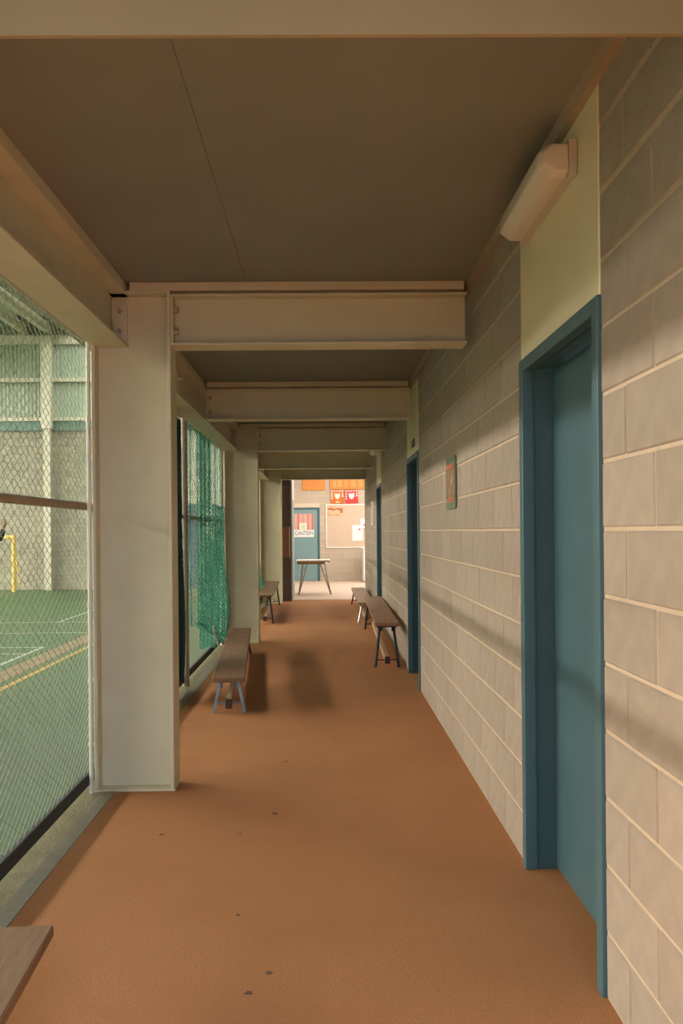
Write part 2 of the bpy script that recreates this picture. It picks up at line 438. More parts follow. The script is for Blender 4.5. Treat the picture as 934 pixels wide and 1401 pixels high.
def fence(ya, yb, posts, label, rail_m='railbrown'):
    o = thing('mesh_fence', (XF, (ya+yb)/2, 0), label, 'fence', 'chain mesh fences between the columns')
    diag_wires(ya, yb, .07, 2.44, .075, .048, .0016, XF).build('chain_mesh', M['wire'], o)
    MB().tube([(XF, ya, 1.548), (XF, yb, 1.548)], .021, 10).build('mid_rail', M[rail_m], o, True)
    MB().cbox(XF-.016, XF+.016, ya, yb, .032, .098, .004).build('base_rail', M['blackrail'], o)
    MB().tube([(XF, ya, 2.47), (XF, yb, 2.47)], .024, 10).build('top_rail', M['pipe'], o, True)
    for (y, r, m, ln) in posts:
        px_ = XF+.028 if r > .015 else XF+.036
        p = MB().tube([(px_, y, 0), (px_, y, 2.5)], r, 12).build('post', M[m], o, True)
        for z in (.25, .6, 1.0, 1.5, 2.0):
            MB().tube([(px_, y, z), (px_, y, z+.022)], r+.003, 12).build('clamp', M[m], p, True)
fence(Y0, 4.72, [(4.545, .0115, 'whitepipe', 0), (1.2, .032, 'pipe', 0)], 'grey chain mesh fence panel at left in front of the green court, nearest of all')
fence(4.78, 10.60, [(7.70, .031, 'pipe', 0), (10.45, .026, 'whitepipe', 0)], 'chain mesh fence behind the hanging green net, with a round steel post')
fence(10.66, 16.40, [(13.6, .032, 'pipe', 0), (16.3, .026, 'whitepipe', 0), (11.6, .026, 'pipe', 0)], 'narrow-looking chain mesh fence in the far bay beside the tall left bench')

# ------------------------------------------------------------------ nets
def net(name, label, S, nu, nv, r, m, group=None):
    """diamond cord net on a surface S(u,v), u,v in 0..1"""
    mb = MB()
    for s in (0, 1):
        for i in range(-nv, nu+1):
            pts = []
            for j in range(nv+1):
                u = (i+j)/nu if s == 0 else (nu-(i+j))/nu
                if -1e-6 <= u <= 1+1e-6: pts.append(S(min(max(u, 0), 1), j/nv))
            if len(pts) > 1: mb.tube(pts, r, 3, False)
    return mb
def curtain(name, label, ya, yb, zt, zb, x, amp, waves, bulge, nu, nv, m, r=.0022, ph=0.0):
    def S(u, v):
        y = ya + (yb-ya)*u
        z = zt + (zb(u)-zt)*v
        xx = x + amp*math.sin(2*math.pi*waves*u+ph+v*.7)*(.5+.5*v) + bulge(u)*math.exp(-((v-.78)/.22)**2) + random.uniform(-.003, .003)
        yy = y + .03*math.cos(2*math.pi*waves*u+ph)*(.4+v*.6)
        return (xx, yy, z)
    return net(name, label, S, nu, nv, r, m)
n1 = thing('sports_net', (-1.22, 9.1, 0), 'bright green sports net draped over the fence between post and second column', 'net')
curtain('', '', 8.50, 9.40, 2.44, lambda u: .22-.08*u, -1.258, .03, 3, lambda u: .0, 24, 46, 'net', .0032).build('net_panel', M['net'], n1)
curtain('', '', 7.78, 10.5, 2.44, lambda u: .55-.45*u, -1.262, .018, 6, lambda u: .03*u, 44, 38, 'net', .002).build('net_panel', M['net'], n1)
curtain('', '', 9.35, 10.5, 1.72, lambda u: .11-.0*u, -1.240, .03, 5, lambda u: .045*u, 26, 34, 'net', .0034, 1.0).build('net_panel', M['net'], n1)
MB().tube([(-1.26+.02*math.sin(i*1.3), 8.3+.225*i, .50-.042*i+.02*math.sin(i)) for i in range(10)], .011, 6).build('hem_rope', M['net'], n1, True)
MB().tube([(-1.22, 9.25, .47-.1), (-1.22, 9.35, .27), (-1.2, 9.5, .13)], .013, 6).build('hem_rope', M['whitepipe'], n1, True)
n2 = thing('sports_net', (-1.25, 7.2, 0), 'bunched green net, coloured dark as in shade, hanging behind the nearest column before the round post', 'net')
for q in range(3):
    curtain('', '', 6.80+.05*q, 7.46, 2.40, lambda u: .12, -1.288+.012*q, .008, 7, lambda u: .02, 44, 60, 'netdim', .0034, q*1.1).build('net_fold', M['netdim'], n2)
n3 = thing('sports_net', (-1.2, 14.8, 0), 'small bulging green net behind the tall left bench past the second column', 'net')
for q in range(2):
    curtain('', '', 13.2, 16.1, 1.42, lambda u: .05, -1.27+.02*q, .02, 6, lambda u: .08, 50, 28, 'net', .003, q*1.3).build('net_fold', M['net'], n3)

# ------------------------------------------------------------------ benches
def bench(label, xa, ya, xb, yb, h, top_m, leg_ms, wdt=.25, flat=False, beam_m='wood_pale', ins=.12, group='long wooden benches along the corridor'):
    """(xa,ya) near end centre, (xb,yb) far end centre"""
    L_ = math.hypot(xb-xa, yb-ya); ang = -math.atan2(xb-xa, yb-ya)
    o = thing('wooden_bench', ((xa+xb)/2, (ya+yb)/2, 0), label, 'bench', group)
    o.rotation_euler = (0, 0, ang)
    def part(mb, name, m, par=o, smooth=False):
        me = mb.mesh(name, M[m], smooth); q = bpy.data.objects.new(name, me); COL.objects.link(q); q.parent = par; return q
    th = .034
    hw = wdt/2; hl = L_/2
    part(MB().cbox(-hw, hw, -hl, hl, h-th, h, .005), 'seat', top_m)
    for e, s in ((-1, 0), (1, 1)):
        ly = e*(hl-ins)
        f = part(MB().cbox(-hw+.02, hw-.02, ly-.025, ly+.025, h-th-.02, h-th, .003), 'bracket', leg_ms[s])
        for sx in (-1, 1):
            mb = MB()
            top = (sx*(hw-.055), ly, h-th-.012); bot = (sx*(hw-.005), ly+e*.045, 0.0)
            if flat: mb.bar(bot, top, .022, .034)
            else: mb.tube([bot, top], .0145, 10)
            mb.tube([(top[0], top[1], top[2]-.05), (top[0], top[1], top[2])], .021, 8)
            part(mb, 'leg', leg_ms[s], smooth=not flat)
        part(MB().tube([(-hw+.012, ly+e*.04, .075), (hw-.012, ly+e*.04, .075)], .006, 8), 'cross_rod', leg_ms[s], smooth=True)
    st = part(MB().cbox(-.022, .022, -hl+ins-.09, hl-ins+.09, .052, .112, .004), 'stretcher', beam_m)
    for e in (-1, 1):
        y = e*(hl-ins+.09)
        part(MB().cbox(-.026, .026, min(y, y+e*.03), max(y, y+e*.03), .046, .118, .004), 'end_cap', 'rubber', st)
    return o
bench('low weathered wooden bench with blue-grey legs in front of the second column', -.742, 6.45, -.985, 9.80, .285, 'wood_old', ('legblue', 'legblack'), flat=True)
bench('brown bench cut off by the bottom left corner, nearest the camera', -.70, -1.05, -.905, 2.40, .285, 'wood_old', ('legblue', 'legblue'), flat=True, ins=.36)
bench('tall varnished wooden bench with black legs along the right wall, before the far doorway', .635, 8.55, .695, 12.05, .462, 'wood_var', ('legblack', 'legblack'))
bench('low wooden bench at the end of the right wall, behind the tall varnished bench', .635, 12.75, .640, 16.2, .315, 'wood_var', ('chrome', 'legblack'))
bench('tall dark-legged wooden bench at left between second column and block pier', -.905, 12.75, -.985, 16.15, .456, 'wood_old', ('legblack', 'legblack'))

# ------------------------------------------------------------------ wall lamps
def wall_lamp(ya, yb, label):
    o = thing('wall_lamp', (XW, (ya+yb)/2, 2.6), label, 'lamp', 'opal wall lamps above the doors')
    z0, z1 = 2.545, 2.655
    B(XW-.035, XW-.0025, ya+.02, yb-.02, z0+.005, z1-.005).build('base', M['lampbase'], o)
    # faceted opal cover with tapering ends
    prof = [(XW-.03, z0), (XW-.085, z0), (XW-.125, z0+.032), (XW-.125, z1-.030), (XW-.095, z1), (XW-.03, z1)]
    cx, cz = XW-.03, (z0+z1)/2
    rings = []
    for (y, s) in ((ya, .80), (ya+.035, 1.0), (yb-.035, 1.0), (yb, .80)):
        rings.append([(cx+(x-cx)*s, y, cz+(z-cz)*s) for x, z in prof])
    n = len(prof); vs_ = [p for r_ in rings for p in r_]
    fs = [tuple(range(n)), tuple(3*n+i for i in range(n))]
    for i in range(3):
        for j in range(n): fs.append((i*n+j, i*n+(j+1)%n, (i+1)*n+(j+1)%n, (i+1)*n+j))
    mb = MB().add(vs_, fs)
    me = mb.mesh('diffuser', M['opal'])
    bm = bmesh.new(); bm.from_mesh(me); bmesh.ops.bevel(bm, geom=bm.edges[:], offset=.006, segments=2, affect='EDGES', profile=.5); bm.to_mesh(me); bm.free()
    for p in me.polygons: p.use_smooth = True
    try: me.set_sharp_from_angle(angle=math.radians(50))
    except Exception: pass
    d = link('diffuser', me, o)
    for y, s in ((ya+.03, -1), (yb-.03, 1)):
        B(XW-.03, XW-.004, min(y, y+s*.03), max(y, y+s*.03), z0-.002, z1+.002).build('end_clip', M['lampbase'], o)
    return o
wall_lamp(2.70, 3.36, 'unlit opal batten lamp on the cream panel over the nearest blue door')
wall_lamp(12.25, 12.9, 'tiny white lamp on the panel over the farthest blue door')

# ------------------------------------------------------------------ signs on the right wall
def rrect(cx, cz, w_, h, r, n=5):
    pts = []
    for (sx, sz, a0) in ((1, 1, 0), (-1, 1, 90), (-1, -1, 180), (1, -1, 270)):
        for i in range(n+1):
            a = math.radians(a0+90*i/n); pts.append((cx+sx*(w_/2-r)+r*math.cos(a), cz+sz*(h/2-r)+r*math.sin(a)))
    return pts
o = thing('wall_sign', (XW, 5.42, 1.70), 'rounded green-bordered sign with brown print on the block wall between two doors', 'sign')
MB().prism(rrect(5.42, 1.705, .40, .335, .035), 'x', XW-.010, XW-.0012).build('plate', M['signgreen'], o)
pr = MB().prism(rrect(5.42, 1.705, .355, .25, .012), 'x', XW-.012, XW-.010).build('print', M['signbrown'], o)
B(XW-.0132, XW-.012, 5.32, 5.55, 1.80, 1.822).build('red_mark', M['redink'], pr)
B(XW-.0132, XW-.012, 5.33, 5.52, 1.585, 1.602).build('red_mark', M['redink'], pr)
MB().prism([(5.40, 1.695), (5.335, 1.765), (5.355, 1.70), (5.37, 1.705)], 'x', XW-.0132, XW-.012).build('white_mark', M['silver'], pr)  # glare streak on the sign, coloured in as white shapes
MB().prism([(5.47, 1.63), (5.44, 1.695), (5.445, 1.65), (5.455, 1.64)], 'x', XW-.0132, XW-.012).build('white_mark', M['silver'], pr)
for (y, z) in ((5.255, 1.79), (5.585, 1.79), (5.255, 1.615), (5.585, 1.615)):
    MB().tube([(XW-.014, y, z), (XW-.009, y, z)], .006, 8).build('screw', M['ink'], o)
o = thing('door_sign', (XW, 7.73, 2.2), 'small dark sign fixed to the cream panel over the second doorway', 'sign')
MB().cbox(XW-.009, XW-.0025, 7.62, 7.82, 2.165, 2.235, .002).build('plate', M['signdark'], o)
B(XW-.0098, XW-.009, 7.655, 7.70, 2.185, 2.213).build('white_mark', M['white'], o)
o = thing('wall_notice', (XW, 14.3, 1.7), 'pale framed notice on the right wall past the farthest doorway', 'notice')
MB().cbox(XW-.016, XW-.0012, 14.02, 14.56, 1.50, 1.90, .003).build('frame', M['alframe'], o)
B(XW-.0175, XW-.016, 14.05, 14.53, 1.53, 1.87).build('sheet', M['cork'], o)

# ------------------------------------------------------------------ sports hall beyond the fence
HE = 21.2
def girt(x0, x1, z0, z1, m, name='girt'):
    return B(x0, x1, HE-.10, HE-.002, z0, z1)
hw_ = B(-26.2, -1.34, HE, HE+.2, -.1, 6.72).build('wall_back', M['hallmortar']); hw_['kind'] = 'structure'
bmf = MB().box(-.195, .195, -.06, .0, -.095, .095).mesh('concrete_block', M['hallblock'])
hstuff = MB()
for r in range(20):
    k = 0
    x = -26 + (.2 if r % 2 else 0)
    while x < -1.5:
        if not (-4.2 < x+.2 < -3.1 and r < 20) :
            if -8.7 < x < -5.4:
                q = bpy.data.objects.new('concrete_block', bmf); COL.objects.link(q); q.parent = hw_
                q.location = (x+.2, HE-.002+random.uniform(0, .003)+.0, r*.2+.1)
            else:
                hstuff.box(x+.005, x+.395, HE-.062, HE-.001, r*.2+.005, r*.2+.195)
        x += .4
tag(hstuff.build('concrete_blocks', M['hallblock'], hw_), kind='stuff')
B(-26, -1.5, HE-.14, HE-.001, 3.98, 4.22).build('hall_beam', M['hallteal'], hw_)
B(-26, -1.5, HE-.20, HE-.001, 4.22, 4.30).build('white_ledge', M['hallsteel'], hw_)
# ribbed upper cladding, sheet by sheet
x = -26.0
while x < -1.6:
    mb = MB(); n = 10
    pts = []
    for i in range(n):
        xx = x+i*.096
        pts += [(xx, HE-.012), (xx+.03, HE-.012), (xx+.045, HE-.04), (xx+.08, HE-.04)]
    vs_ = []; 
    for (u, v) in pts: vs_ += [(u, v, 4.30), (u, v, 6.7)]
    mb.add(vs_, [(2*i, 2*i+2, 2*i+3, 2*i+1) for i in range(len(pts)-1)])
    mb.build('cladding_sheet', M['hallsheet'], hw_)
    x += .96
for z in (5.20, 6.14):
    B(-26, -1.5, HE-.16, HE-.042, z, z+(.09 if z < 6 else .22)).build('girt', M['hallsteel'], hw_)
for xc in (-6.85, -12.5, -18.1, -23.7):
    cb = MB().cbox(xc-.13, xc+.13, HE-.34, HE-.165, 4.0, 6.3, .01).box(xc-.085, xc+.085, HE-.30, HE-.145, 0, 4.0)
    q = cb.build('hall_column', M['hallsteel'], hw_)
MB().bar((-7.1, HE-.25, 4.35), (-10.8, HE-.25, 5.25), .07, .07).build('brace', M['hallsteel'], hw_)
d = thing('door_6', (-3.65, HE, 0), kind='structure')
MB().cbox(-4.16, -3.14, HE-.07, HE-.001, 0, 2.12, .004).build('door_frame', M['hallteal'], d)
MB().cbox(-4.10, -3.20, HE-.10, HE-.071, .01, 2.06, .004).build('door_leaf', M['hallblue'], d)
B(-4.2, -3.1, HE-.05, HE-.001, 2.13, 3.97).build('over_door_panel', M['hallwhite'], hw_)
q = thing('white_board', (-2.75, HE, 1.3), 'pale tall board on the far hall wall seen through the green net', 'board')
MB().cbox(-2.95, -2.55, HE-.10, HE-.063, 1.2, 3.9, .005).build('panel', M['hallwhite'], q)
# left wall with its band of bright translucent sheet
wl = B(-26.4, -26.2, -12, HE, -.1, 6.72).build('wall_left', M['hallblock']); wl['kind'] = 'structure'
win = thing('window_1', (-26.19, 4.6, 5.4), kind='structure')
for i in range(9):
    ya = -11.6+i*3.62
    B(-26.198, -26.17, ya, ya+3.5, 5.05, 6.05).build('pane', M['skylow'], win)
    B(-26.199, -26.12, ya+3.5, ya+3.62, 5.0, 6.1).build('mullion', M['hallsteel'], win)
B(-26.199, -26.1, -12, HE-.2, 4.9, 5.04).build('sill', M['hallsteel'], win)
wb = B(-26.2, -1.34, -12.2, -12, -.1, 6.72).build('wall_front', M['hallblock']); wb['kind'] = 'structure'
wu = B(-1.40, -1.34, -12, HE, 2.5, 6.72).build('wall_upper', M['hallsheet']); wu['kind'] = 'structure'
wu2 = B(-1.40, -1.342, -12, Y0, -.1, 2.5).build('wall_corner', M['hallsheet']); wu2['kind'] = 'structure'
wu3 = B(-1.40, -1.342, 17.0, HE, -.1, 2.5).build('wall_far', M['hallblock']); wu3['kind'] = 'structure'
# roof: sheets, skylights and purlins running along the hall
rf = B(-26.4, -1.34, -12.2, HE+.2, 6.72, 6.8).build('roof', M['hallsheet2']); rf['kind'] = 'structure'
for xc in (-1.8, -3.0, -4.2, -6.2, -6.8, -7.4, -8.9, -10.1, -11.3, -12.5, -13.7, -14.9, -19.2, -20.4, -21.6, -22.8, -24):
    B(xc-.07, xc+.07, -12, HE-.01, 6.38, 6.60).build('purlin', M['hallsteel'], rf)
for yc in (-6, 1, 8, 14.9, 20.6):
    B(-26.1, -1.41, yc-.07, yc+.07, 6.605, 6.715).build('rafter', M['hallteal'], rf)
for (xa, xb, m) in ((-18.4, -16.4, 'skystrip'), (-5.7, -4.5, 'skynear')):
    for i in range(2 if m == 'skystrip' else 5, 9):
        B(xa, xb, -12+i*3.65, -12+i*3.65+3.55, 6.70, 6.718).build('skylight', M[m], rf)
# yellow goal
g = thing('sports_goal', (-9.3, 20.6, 0), 'yellow framed goal against the far hall wall at the left edge', 'goal')
for x in (-7.54, -10.5):
    MB().tube([(x, 20.5, 0), (x, 20.5, 1.33)], .045, 10).build('post', M['goal'], g, True)
    MB().tube([(x, 20.5, 1.25), (x, 20.95, .05)], .02, 8).build('stay', M['goal'], g, True)
MB().tube([(-10.545, 20.5, 1.33), (-7.495, 20.5, 1.33)], .045, 10).build('crossbar', M['goal'], g, True)

# ------------------------------------------------------------------ player at the left edge of the court
def skin_mesh(name, verts, edges, radii, m, parent, root=0, sub=1):
    me = bpy.data.meshes.new(name); me.from_pydata(verts, edges, [])
    o = bpy.data.objects.new(name, me); COL.objects.link(o)
    md = o.modifiers.new('skin', 'SKIN'); md.use_smooth_shade = True
    for v, r in zip(me.skin_vertices[0].data, radii): v.radius = (r, r) if not isinstance(r, tuple) else r
    me.skin_vertices[0].data[root].use_root = True
    sb = o.modifiers.new('sub', 'SUBSURF'); sb.levels = sub; sb.render_levels = sub
    dg_ = bpy.context.evaluated_depsgraph_get()
    m2 = bpy.data.meshes.new_from_object(o.evaluated_get(dg_)); m2.name = name
    m2.materials.clear(); m2.materials.append(m)
    for p in m2.polygons: p.use_smooth = True; p.material_index = 0
    bpy.data.objects.remove(o)
    q = bpy.data.objects.new(name, m2); COL.objects.link(q); q.parent = parent; return q
pp = thing('person', (-7.13, 18.0, 0), 'person in black sportswear by the yellow goal, raised hand showing at left edge', 'person')
J = {'pel': (0,0,.95), 'wai': (.01,0,1.10), 'che': (.02,0,1.30), 'nec': (.03,0,1.47), 'hd0': (.05,0,1.56), 'hd1': (.055,0,1.64), 'hd2': (.05,0,1.72),
     'sL': (.02,.165,1.375), 'eL': (.15,.22,1.27), 'wL': (.24,.16,1.53), 'hL': (.29,.14,1.64), 'sR': (.02,-.165,1.375), 'eR': (.08,-.24,1.12), 'wR': (.25,-.22,.90), 'hR': (.295,-.21,.81),
     'lL': (0,.09,.90), 'kL': (.05,.10,.50), 'aL': (-.05,.11,.09), 'tL': (.10,.12,.035), 'lR': (0,-.09,.90), 'kR': (.10,-.10,.50), 'aR': (.06,-.11,.09), 'tR': (.20,-.12,.035)}
RR = {'pel': .125, 'wai': .115, 'che': .13, 'nec': .05, 'hd0': .062, 'hd1': (.082,.092), 'hd2': .07, 'sL': .044, 'eL': .042, 'wL': .03, 'hL': (.042,.02), 'sR': .044, 'eR': .042, 'wR': .03, 'hR': (.042,.02),
      'lL': .085, 'kL': .055, 'aL': .038, 'tL': .035, 'lR': .085, 'kR': .055, 'aR': .038, 'tR': .035}
ks = list(J); E = [('pel','wai'),('wai','che'),('che','nec'),('nec','hd0'),('hd0','hd1'),('hd1','hd2'),('che','sL'),('sL','eL'),('eL','wL'),('wL','hL'),('che','sR'),('sR','eR'),('eR','wR'),('wR','hR'),
      ('pel','lL'),('lL','kL'),('kL','aL'),('aL','tL'),('pel','lR'),('lR','kR'),('kR','aR'),('aR','tR')]
def sub_skin(name, keys, m, grow=0.0, over=None, sub=2):
    J2 = dict(J); J2.update(over or {})
    vs_ = [J2[k] for k in keys]; es = [(keys.index(a), keys.index(b)) for a, b in E if a in keys and b in keys]
    rs = [tuple(x+grow for x in RR[k]) if isinstance(RR[k], tuple) else RR[k]+grow for k in keys]
    return skin_mesh(name, vs_, es, rs, m, pp, 0, sub)
sub_skin('body', ks, M['skin'])
mid = lambda a, b, t: tuple(J[a][i]+(J[b][i]-J[a][i])*t for i in range(3))
def rings(mb, rs, n=16, cap=True):
    """stack of ellipses (centre, half depth x, half width y) joined into a garment"""
    vs_ = []
    for (cx, cy, cz, a, b) in rs: vs_ += [(cx+a*math.cos(2*math.pi*q/n), cy+b*math.sin(2*math.pi*q/n), cz) for q in range(n)]
    fs = [(k*n+q, k*n+(q+1)%n, (k+1)*n+(q+1)%n, (k+1)*n+q) for k in range(len(rs)-1) for q in range(n)]
    return mb.add(vs_, fs)
def wear(mb, name, m):
    me = mb.mesh(name, M[m]); me.name = name
    for p in me.polygons: p.use_smooth = True
    q = bpy.data.objects.new(name, me); COL.objects.link(q); q.parent = pp
    sb = q.modifiers.new('sub', 'SUBSURF'); sb.levels = 1; sb.render_levels = 1
mb = rings(MB(), [(0,0,.90,.135,.175), (0,0,.98,.14,.172), (.01,0,1.12,.135,.165), (.02,0,1.28,.145,.185), (.02,0,1.37,.135,.215), (.02,0,1.425,.115,.20), (.025,0,1.46,.085,.12), (.03,0,1.49,.06,.066)])
for sd_k in 'LR':
    P = [Vector(J[k+sd_k]) for k in ('s', 'e', 'w')]
    mb.tube([P[0]+Vector((0, .02 if sd_k == 'R' else -.02, .0)), P[0].lerp(P[1], .5), P[1], P[1].lerp(P[2], .5), P[2]], .086, 12, True, .046)
wear(mb, 'shirt', 'cloth')
mb = rings(MB(), [(0,0,1.0,.125,.16), (0,0,.92,.135,.17), (0,0,.84,.13,.18)])
for sd_k, sg in (('L', 1), ('R', -1)):
    kx = J['k'+sd_k][0]
    rings(mb, [(0, sg*.085, .90, .11, .098), (.01, sg*.09, .80, .115, .10), (kx*.6, sg*.095, .62, .105, .095), (kx*.75, sg*.098, .56, .105, .095)])
wear(mb, 'shorts', 'cloth')
def shoe(k, t):
    skin_mesh('shoe', [J[k], (J[k][0]+.02, J[k][1], .045), (J[t][0]-.02, J[t][1], .04), (J[t][0]+.07, J[t][1], .036)], [(0,1),(1,2),(2,3)], [.044, .046, .046, .034], M['shoe'], pp)
shoe('aL', 'tL'); shoe('aR', 'tR')
def hand(k, w_, sgn):
    h = Vector(J[k]); d_ = (h-Vector(J[w_])).normalized(); sd_ = Vector((0,1,0)); pl_ = d_.cross(sd_)
    for i in range(4):
        b_ = h + sd_*(.026-.0175*i) - d_*.018
        ln = (.066, .076, .07, .055)[i]
        skin_mesh('finger', [b_[:], (b_+d_*ln*.5+pl_*.006*sgn)[:], (b_+d_*ln*.8+pl_*.02*sgn)[:], (b_+d_*ln+pl_*.034*sgn)[:]], [(0,1),(1,2),(2,3)], [.0095,.009,.0085,.007], M['skin'], pp, 0, 1)
    b_ = h - d_*.03 + sd_*.03
    skin_mesh('thumb', [b_[:], (b_+sd_*.022+d_*.025)[:], (b_+sd_*.028+d_*.055)[:]], [(0,1),(1,2)], [.011,.01,.008], M['skin'], pp, 0, 1)
hand('hL', 'wL', 1); hand('hR', 'wR', 1)
skin_mesh('hair', [(.0,0,1.62), (.015,0,1.69), (.04,0,1.735), (.075,0,1.735)], [(0,1),(1,2),(2,3)], [.07,.09,.085,.06], M['hair'], pp)
skin_mesh('nose', [(.135,0,1.67), (.152,0,1.635)], [(0,1)], [.010,.014], M['skin'], pp, 0, 1)
for sy in (-1, 1):
    MB().tube([(.128, sy*.032, 1.672), (.137, sy*.032, 1.672)], .011, 10).build('eye', M['ink'], pp).location = (0, 0, 0)
    skin_mesh('ear', [(.04, sy*.088, 1.67), (.045, sy*.094, 1.63)], [(0,1)], [.018,.014], M['skin'], pp, 0, 1)
MB().box(.128, .136, -.025, .025, 1.588, 1.596).build('mouth', M['ink'], pp).location = (0, 0, 0)
# ------------------------------------------------------------------ foyer with the canteen door
FE = 23.8
wc = B(-1.6, 3.8, FE, FE+.2, 0, 3.4).build('wall_canteen', M['foymortar']); wc['kind'] = 'structure'
fbm = {}
def fblock(x0, x1, r):
    w_ = round(x1-x0, 3)
    if w_ not in fbm: fbm[w_] = MB().box(-w_/2, w_/2, -.006, .04, -.095, .095).mesh('concrete_block', M['foyblock'])
    q = bpy.data.objects.new('concrete_block', fbm[w_]); COL.objects.link(q); q.parent = wc
    q.location = ((x0+x1)/2, FE, r*.2+.1)
DX0, DX1 = -1.0, -.12
for r in range(17):
    x = -1.6 + (.2 if r % 2 else 0) - .0
    if r % 2: pass
    while x < 3.7:
        a_, b_ = x+.005, x+.395
        if r*.2 < 2.05:
            if a_ < DX1 and b_ > DX0:
                if b_ > DX1+.03: fblock(DX1+.005, b_, r)
                x += .4; continue
        fblock(a_, b_, r); x += .4
d = thing('door_4', (-.56, FE, 0), kind='structure')
mb = MB()
mb.cbox(DX1-.055, DX1, FE-.03, FE+.05, 0, 2.08, .003).cbox(DX0, DX0+.055, FE-.03, FE+.05, 0, 2.08, .003).cbox(DX0+.055, DX1-.055, FE-.03, FE+.05, 2.03, 2.08, .003)
mb.build('door_frame', M['teal2'], d)
M['tealpale'] = mat('pale_teal_door', (.20, .33, .35), .45, .04, 4)
MB().cbox(DX0+.055, DX1-.055, FE-.012, FE+.03, .01, 2.03, .003).build('door_leaf', M['tealpale'], d)
# striped panel, notice, CANTEEN sign on the door leaf
q = thing('striped_poster', (-.56, FE-.013, 1.5), 'pink and white striped poster on the blue canteen door', 'poster')
MB().box(-.86, -.29, FE-.016, FE-.0125, 1.455, 1.905).build('sheet', M['pale'], q)
x = -.86; k = 0
while x < -.292:
    w_ = (.022, .05, .03, .016, .045)[k % 5]; x1 = min(x+w_, -.29)
    if k % 2 == 0: B(x, x1, FE-.0172, FE-.016, 1.455, 1.905).build('stripe', M['rose' if k % 4 == 0 else 'pink'], q)
    x = x1; k += 1
q = thing('small_notice', (-.60, FE-.02, 1.55), 'small pale square notice over the striped poster above the canteen sign', 'notice')
B(-.69, -.49, FE-.0195, FE-.0175, 1.46, 1.645).build('sheet', M['notice'], q)
for i in range(3): B(-.65, -.53, FE-.0202, FE-.0195, 1.50+i*.045, 1.512+i*.045).build('text_line', M['wire'], q)
q = thing('canteen_sign', (-.57, FE-.02, 1.35), 'white sign reading CANTEEN in dark capitals on the blue door', 'sign')
MB().cbox(-.845, -.285, FE-.019, FE-.0125, 1.245, 1.452, .002).build('plate', M['paper'], q)
fc = bpy.data.curves.new('lettering', 'FONT'); fc.body = 'CANTEEN'; fc.size = .14; fc.align_x = 'CENTER'; fc.extrude = .0008
fo = bpy.data.objects.new('lettering_tmp', fc); COL.objects.link(fo)
dg = bpy.context.evaluated_depsgraph_get()
me = bpy.data.meshes.new_from_object(fo.evaluated_get(dg)); bpy.data.objects.remove(fo)
mw = max(v.co.x for v in me.vertices) - min(v.co.x for v in me.vertices)
for v in me.vertices:
    x_, y_ = v.co.x*.50/mw, v.co.y*1.15
    v.co = Vector((-.565+x_, FE-.0198-v.co.z*.5, 1.305+y_))
me.materials.clear(); me.materials.append(M['ink']); link('lettering', me, q)
# honour boards
def honour(x0, x1, z0, z1, label, strips):
    q = thing('honour_board', ((x0+x1)/2, FE-.01, z0), label, 'board', 'orange timber honour boards')
    MB().cbox(x0, x1, FE-.04, FE-.0065, z0, z1, .006).build('board', M['orange'], q)
    for (a_, b_, m) in strips: B(a_, b_, FE-.042, FE-.04, z0+.07, z1-.03).build('name_strip', M[m], q)
    if strips: B((x0+x1)/2-.06, (x0+x1)/2-.045, FE-.044, FE-.04, z0+.02, z1-.01).build('divider', M['orange'], q)
honour(-.60, .045, 2.565, 3.3, 'plain orange timber board high on the wall over the canteen door', [])
honour(.175, 1.42, 2.585, 3.3, 'wide orange honour board with pale name strips above the two shields', [(.27, .36, 'orange2'), (.40, .52, 'orange2'), (.60, .66, 'orange2'), (.78, .90, 'orange2'), (1.0, 1.1, 'orange2')])
def shield_outline(cx, cz, w_, h):
    return [(cx-w_/2, cz+h*.45), (cx-w_*.2, cz+h*.5), (cx, cz+h*.42), (cx+w_*.2, cz+h*.5), (cx+w_/2, cz+h*.45), (cx+w_*.48, cz), (cx+w_*.3, cz-h*.3), (cx, cz-h*.5), (cx-w_*.3, cz-h*.3), (cx-w_*.48, cz)]
def trophy(cx, cz, w_, h, m, label, tilt, plate):
    q = thing('trophy_board', (cx, FE-.01, cz), label, 'trophy', 'shield trophies on the canteen wall')
    q.rotation_euler = (0, tilt, 0)
    def P(mb, name, mm, par=q):
        z = bpy.data.objects.new(name, mb.mesh(name, M[mm])); COL.objects.link(z); z.parent = par; return z
    P(MB().cbox(-w_/2, w_/2, -.03, 0.0, -h/2, h/2, .004), 'board', m)
    P(MB().prism(shield_outline(0, .01, w_*.44, h*.46), 'y', -.036, -.03), 'centre_shield', 'goldplate' if plate else 'silver')
    if plate: P(MB().prism(shield_outline(.015, .0, w_*.30, h*.36), 'y', -.039, -.036), 'inner_shield', 'silver')
    for i in range(5):
        x_ = (-.4+.2*i)*w_
        P(MB().prism(shield_outline(x_, h*.41, w_*.13, h*.11), 'y', -.036, -.03), 'small_shield', 'silver')
    for sx, n_ in ((-1, 3), (1, 2)):
        for j in range(n_):
            P(MB().prism(shield_outline(sx*.4*w_, h*(.21-.17*j), w_*.13, h*.11), 'y', -.036, -.03), 'small_shield', 'silver')
    if plate: P(MB().box(-w_*.12, w_*.18, -.035, -.03, -h*.45, -h*.32), 'name_plate', 'goldplate')
trophy(.385, 2.378, .375, .39, 'shorange', 'orange trophy board with small silver shields, left of the red one', .0, True)
trophy(.79, 2.378, .37, .38, 'shred', 'red trophy board with silver shields tilted slightly, right of the orange one', -.05, False)
